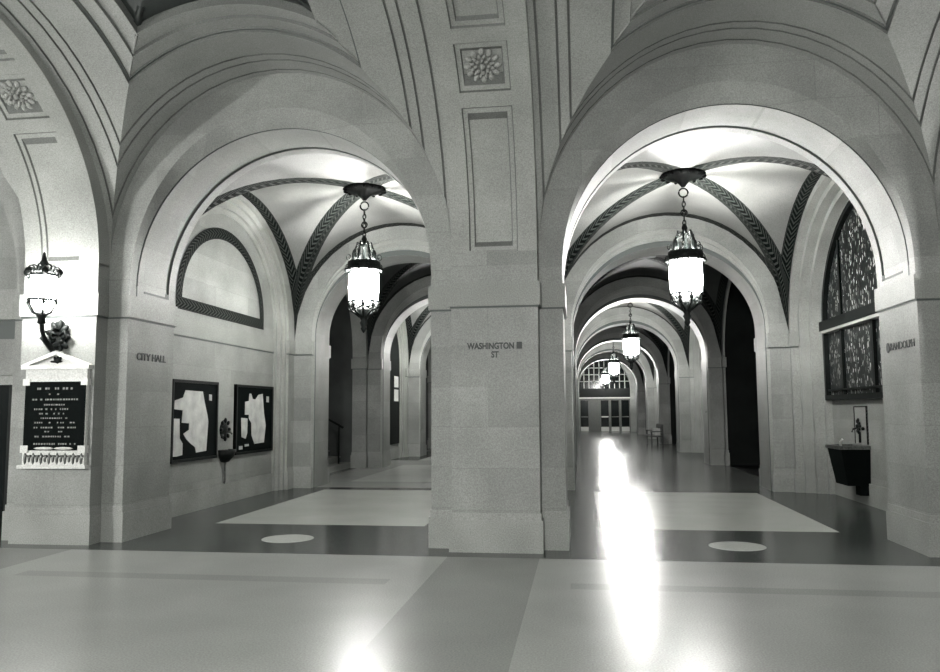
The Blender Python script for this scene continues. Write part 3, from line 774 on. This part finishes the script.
# ------------------------------------------------------------------ drinking fountains
def fountain_west():
    y = 13.42; o = thing('drinking_fountain', (XM, y, .85), 'dark bronze wall spout and small basin between the two map boards', 'drinking fountain')
    m = MB(); m.lathe([(0, .05), (.05, .045), (.09, .03), (.16, .015), (.17, 0)], (0, 0, 0), 20)
    for v in range(len(m.v)): a, b, c = m.v[v]; m.v[v] = (c, a, b+.44)
    for k in range(8): a = 2*pi*k/8; m.ball((.028, .16*cos(a), .44+.16*sin(a)), (.025, .05, .035), 0, 8, 5, Matrix.Rotation(a, 3, 'X'))
    mo = m.build('lion_mask_rosette', M_BRONZE, o)
    s = MB(); s.tube([(.03, 0, .40), (.12, 0, .40), (.16, 0, .36)], .018, 8); s.build('spout', M_BRASS, o)
    b = MB()
    pr = [(.10, -.12), (.19, -.02), (.22, .09), (.20, .09), (.16, 0), (.06, -.06), (0, -.07)]
    b.lathe([(0, -.14)] + pr, (.0, 0, 0), 24)
    b.v = [(max(0, x), yy, z) for x, yy, z in b.v]
    b.build('basin', M_BRONZE, o)
    p = MB(); p.tube([(.04, 0, -.12), (.04, 0, -.45), (.026, 0, -.5)], .018, 8); p.build('waste_pipe', M_BRASS, o)
fountain_west()
def fountain_east():
    y0, y1 = 14.05, 14.8; yc = (y0+y1)/2; o = thing('drinking_fountain', (XWIN, yc, 0), 'black tapered drinking fountain basin on the wall under the leaded window', 'drinking fountain')
    h = (y1-y0)/2
    b = MB(); TOP = .98
    def ring(x, hy, z): return [(-x, -hy, z), (-x, hy, z), (0, hy, z), (0, -hy, z)]
    A = ring(.46, h, TOP-.06); B_ = ring(.36, h*.82, .32)
    b.add(A+B_, [[0,1,2,3],[4,7,6,5],[0,4,5,1],[1,5,6,2],[3,7,4,0],[2,6,7,3]], 0)
    b.box((-.16, -h*.8, .16), (0, -h*.15, .34), 0)
    b.build('basin', M_BLACK, o)
    r = MB(); r.box((-.49, -h-.02, TOP-.06), (-.42, h+.02, TOP), 0); r.box((-.42, -h-.02, TOP-.06), (0, -h+.05, TOP), 0); r.box((-.42, h-.05, TOP-.06), (0, h+.02, TOP), 0); r.box((-.06, -h, TOP-.06), (0, h, TOP))
    r.box((-.42, -h+.05, TOP-.06), (-.06, h-.05, TOP-.03))
    r.build('rim', M_BRASS, o)
    n = MB(); n.tube([(-.30, h*.45, TOP-.03), (-.30, h*.45, TOP+.05), (-.27, h*.4, TOP+.10)], .022, 8); n.build('bubbler', M_WHITE, o)
    p = MB(); p.box((-.015, -.32, 1.0), (0, .28, 1.63), 0); po = p.build('back_plate', M_TRIM, o)
    f = MB()
    for a, c in (((-.025, -.32, 1.0), (0, -.30, 1.64)), ((-.025, .27, 1.0), (0, .29, 1.64)), ((-.025, -.32, 1.62), (0, .29, 1.64))): f.box(a, c)
    f.build('plate_edge', M_BRONZE, po)
    s = MB()
    for k in range(7): a = 2*pi*k/7; s.ball((-.055, .06*cos(a), 1.30+.10*sin(a)), (.02, .045, .03), 0, 8, 5, Matrix.Rotation(a, 3, 'X'))
    s.ball((-.05, 0, 1.30), .045, 0); s.tube([(-.05, 0, 1.28), (-.14, 0, 1.25), (-.16, 0, 1.2)], .016, 8); s.tube([(-.036, 0, 1.2), (-.036, 0, 1.02)], .02, 6)
    s.build('spout', M_BRONZE, o)
    s = MB(); s.ball((-.045, -.2, 1.26), .03, 0); s.build('push_button', M_BRONZE, o)
fountain_east()

# ------------------------------------------------------------------ stairs off the western corridor
YB0 = 17.53; YBC = (17.53+22.3)/2; XST = AXL-VH-.42
def stairs():
    mb = MB()
    for k in range(9):
        x1 = XST-.05-.32*k; mb.box((x1-4.0+.32*k, YBC-2.26, .165*k), (x1, YBC+2.26, .165*(k+1)-.035), 1); mb.box((x1-4.0+.32*k, YBC-2.26, .165*(k+1)-.035), (x1+.03, YBC+2.26, .165*(k+1)), 0)
    for i, p in enumerate(mb.v): mb.v[i] = (p[0]-XST+.15, p[1]-YBC-1.5, p[2])
    st_ = thing('staircase', (XST-.15, YBC+1.5, 0), 'broad stone steps with dark handrail in the side arch past the map boards', 'stairs')
    mb.build('steps', [M_TRIM, M_BAND], st_); o = MB(); o.tube([(.12, 0, 1.14), (0, 0, 1.22), (-1.0, 0, 1.22+.515), (-2.4, 0, 1.22+.515*2.4)], .035, 8); o = o.build('handrail', M_BRONZE, st_)
    for x in (0, -1.28, -2.24):
        k = int((.10-x)/.32); p = MB(); p.tube([(x, 0, .165*(k+1)), (x, 0, 1.22-.515*x)], .025, 8); p.build('post', M_BRONZE, o)
stairs()

# ------------------------------------------------------------------ bench and dark stand far down the eastern corridor
def bench(y, label):
    o = thing('bench', (AXR+HW-.42, y, 0), label, 'bench')
    s = MB(); s.box((-.32, -1.3, .40), (.22, 1.3, .46)); s.build('seat', M_WOOD, o)
    b = MB(); b.box((.18, -1.3, .80), (.24, 1.3, .95)); b.box((.18, -1.3, .56), (.24, 1.3, .66))
    for k in range(13): b.box((.19, -1.25+k*.205, .46), (.23, -1.20+k*.205, .8))
    b.build('backrest', M_WOOD, o)
    for yy in (-1.22, 1.22):
        l = MB(); l.box((-.30, yy-.04, 0), (-.23, yy+.04, .62)); l.box((.17, yy-.04, 0), (.24, yy+.04, .9)); l.box((-.32, yy-.05, .62), (.2, yy+.05, .66)); l.build('bench_end', M_WOOD, o)
    for yy in (-.5, .6):
        c = MB(); c.box((-.05, yy-.18, .47), (.17, yy+.18, .76)); c.build('loose_cushion', M_PAPER, o)
bench(37.0, 'dark wooden bench against the wall far down the long corridor')
o = thing('notice_board', (AXR+HW, YA+PER-TA+.45, .2), 'tall dark notice board on the pier beside the first black side arch', 'notice board')
mb = MB(); mb.box((-.05, -.17, 0), (0, .17, 1.3)); mb.build('panel', M_BLACK, o)
mb = MB(); mb.box((-.06, -.2, 1.3), (0, .2, 1.35)); mb.build('top_rail', M_BRONZE, o)
mb = MB(); mb.box((-.06, -.2, -.04), (0, .2, 0)); mb.build('bottom_rail', M_BRONZE, o)
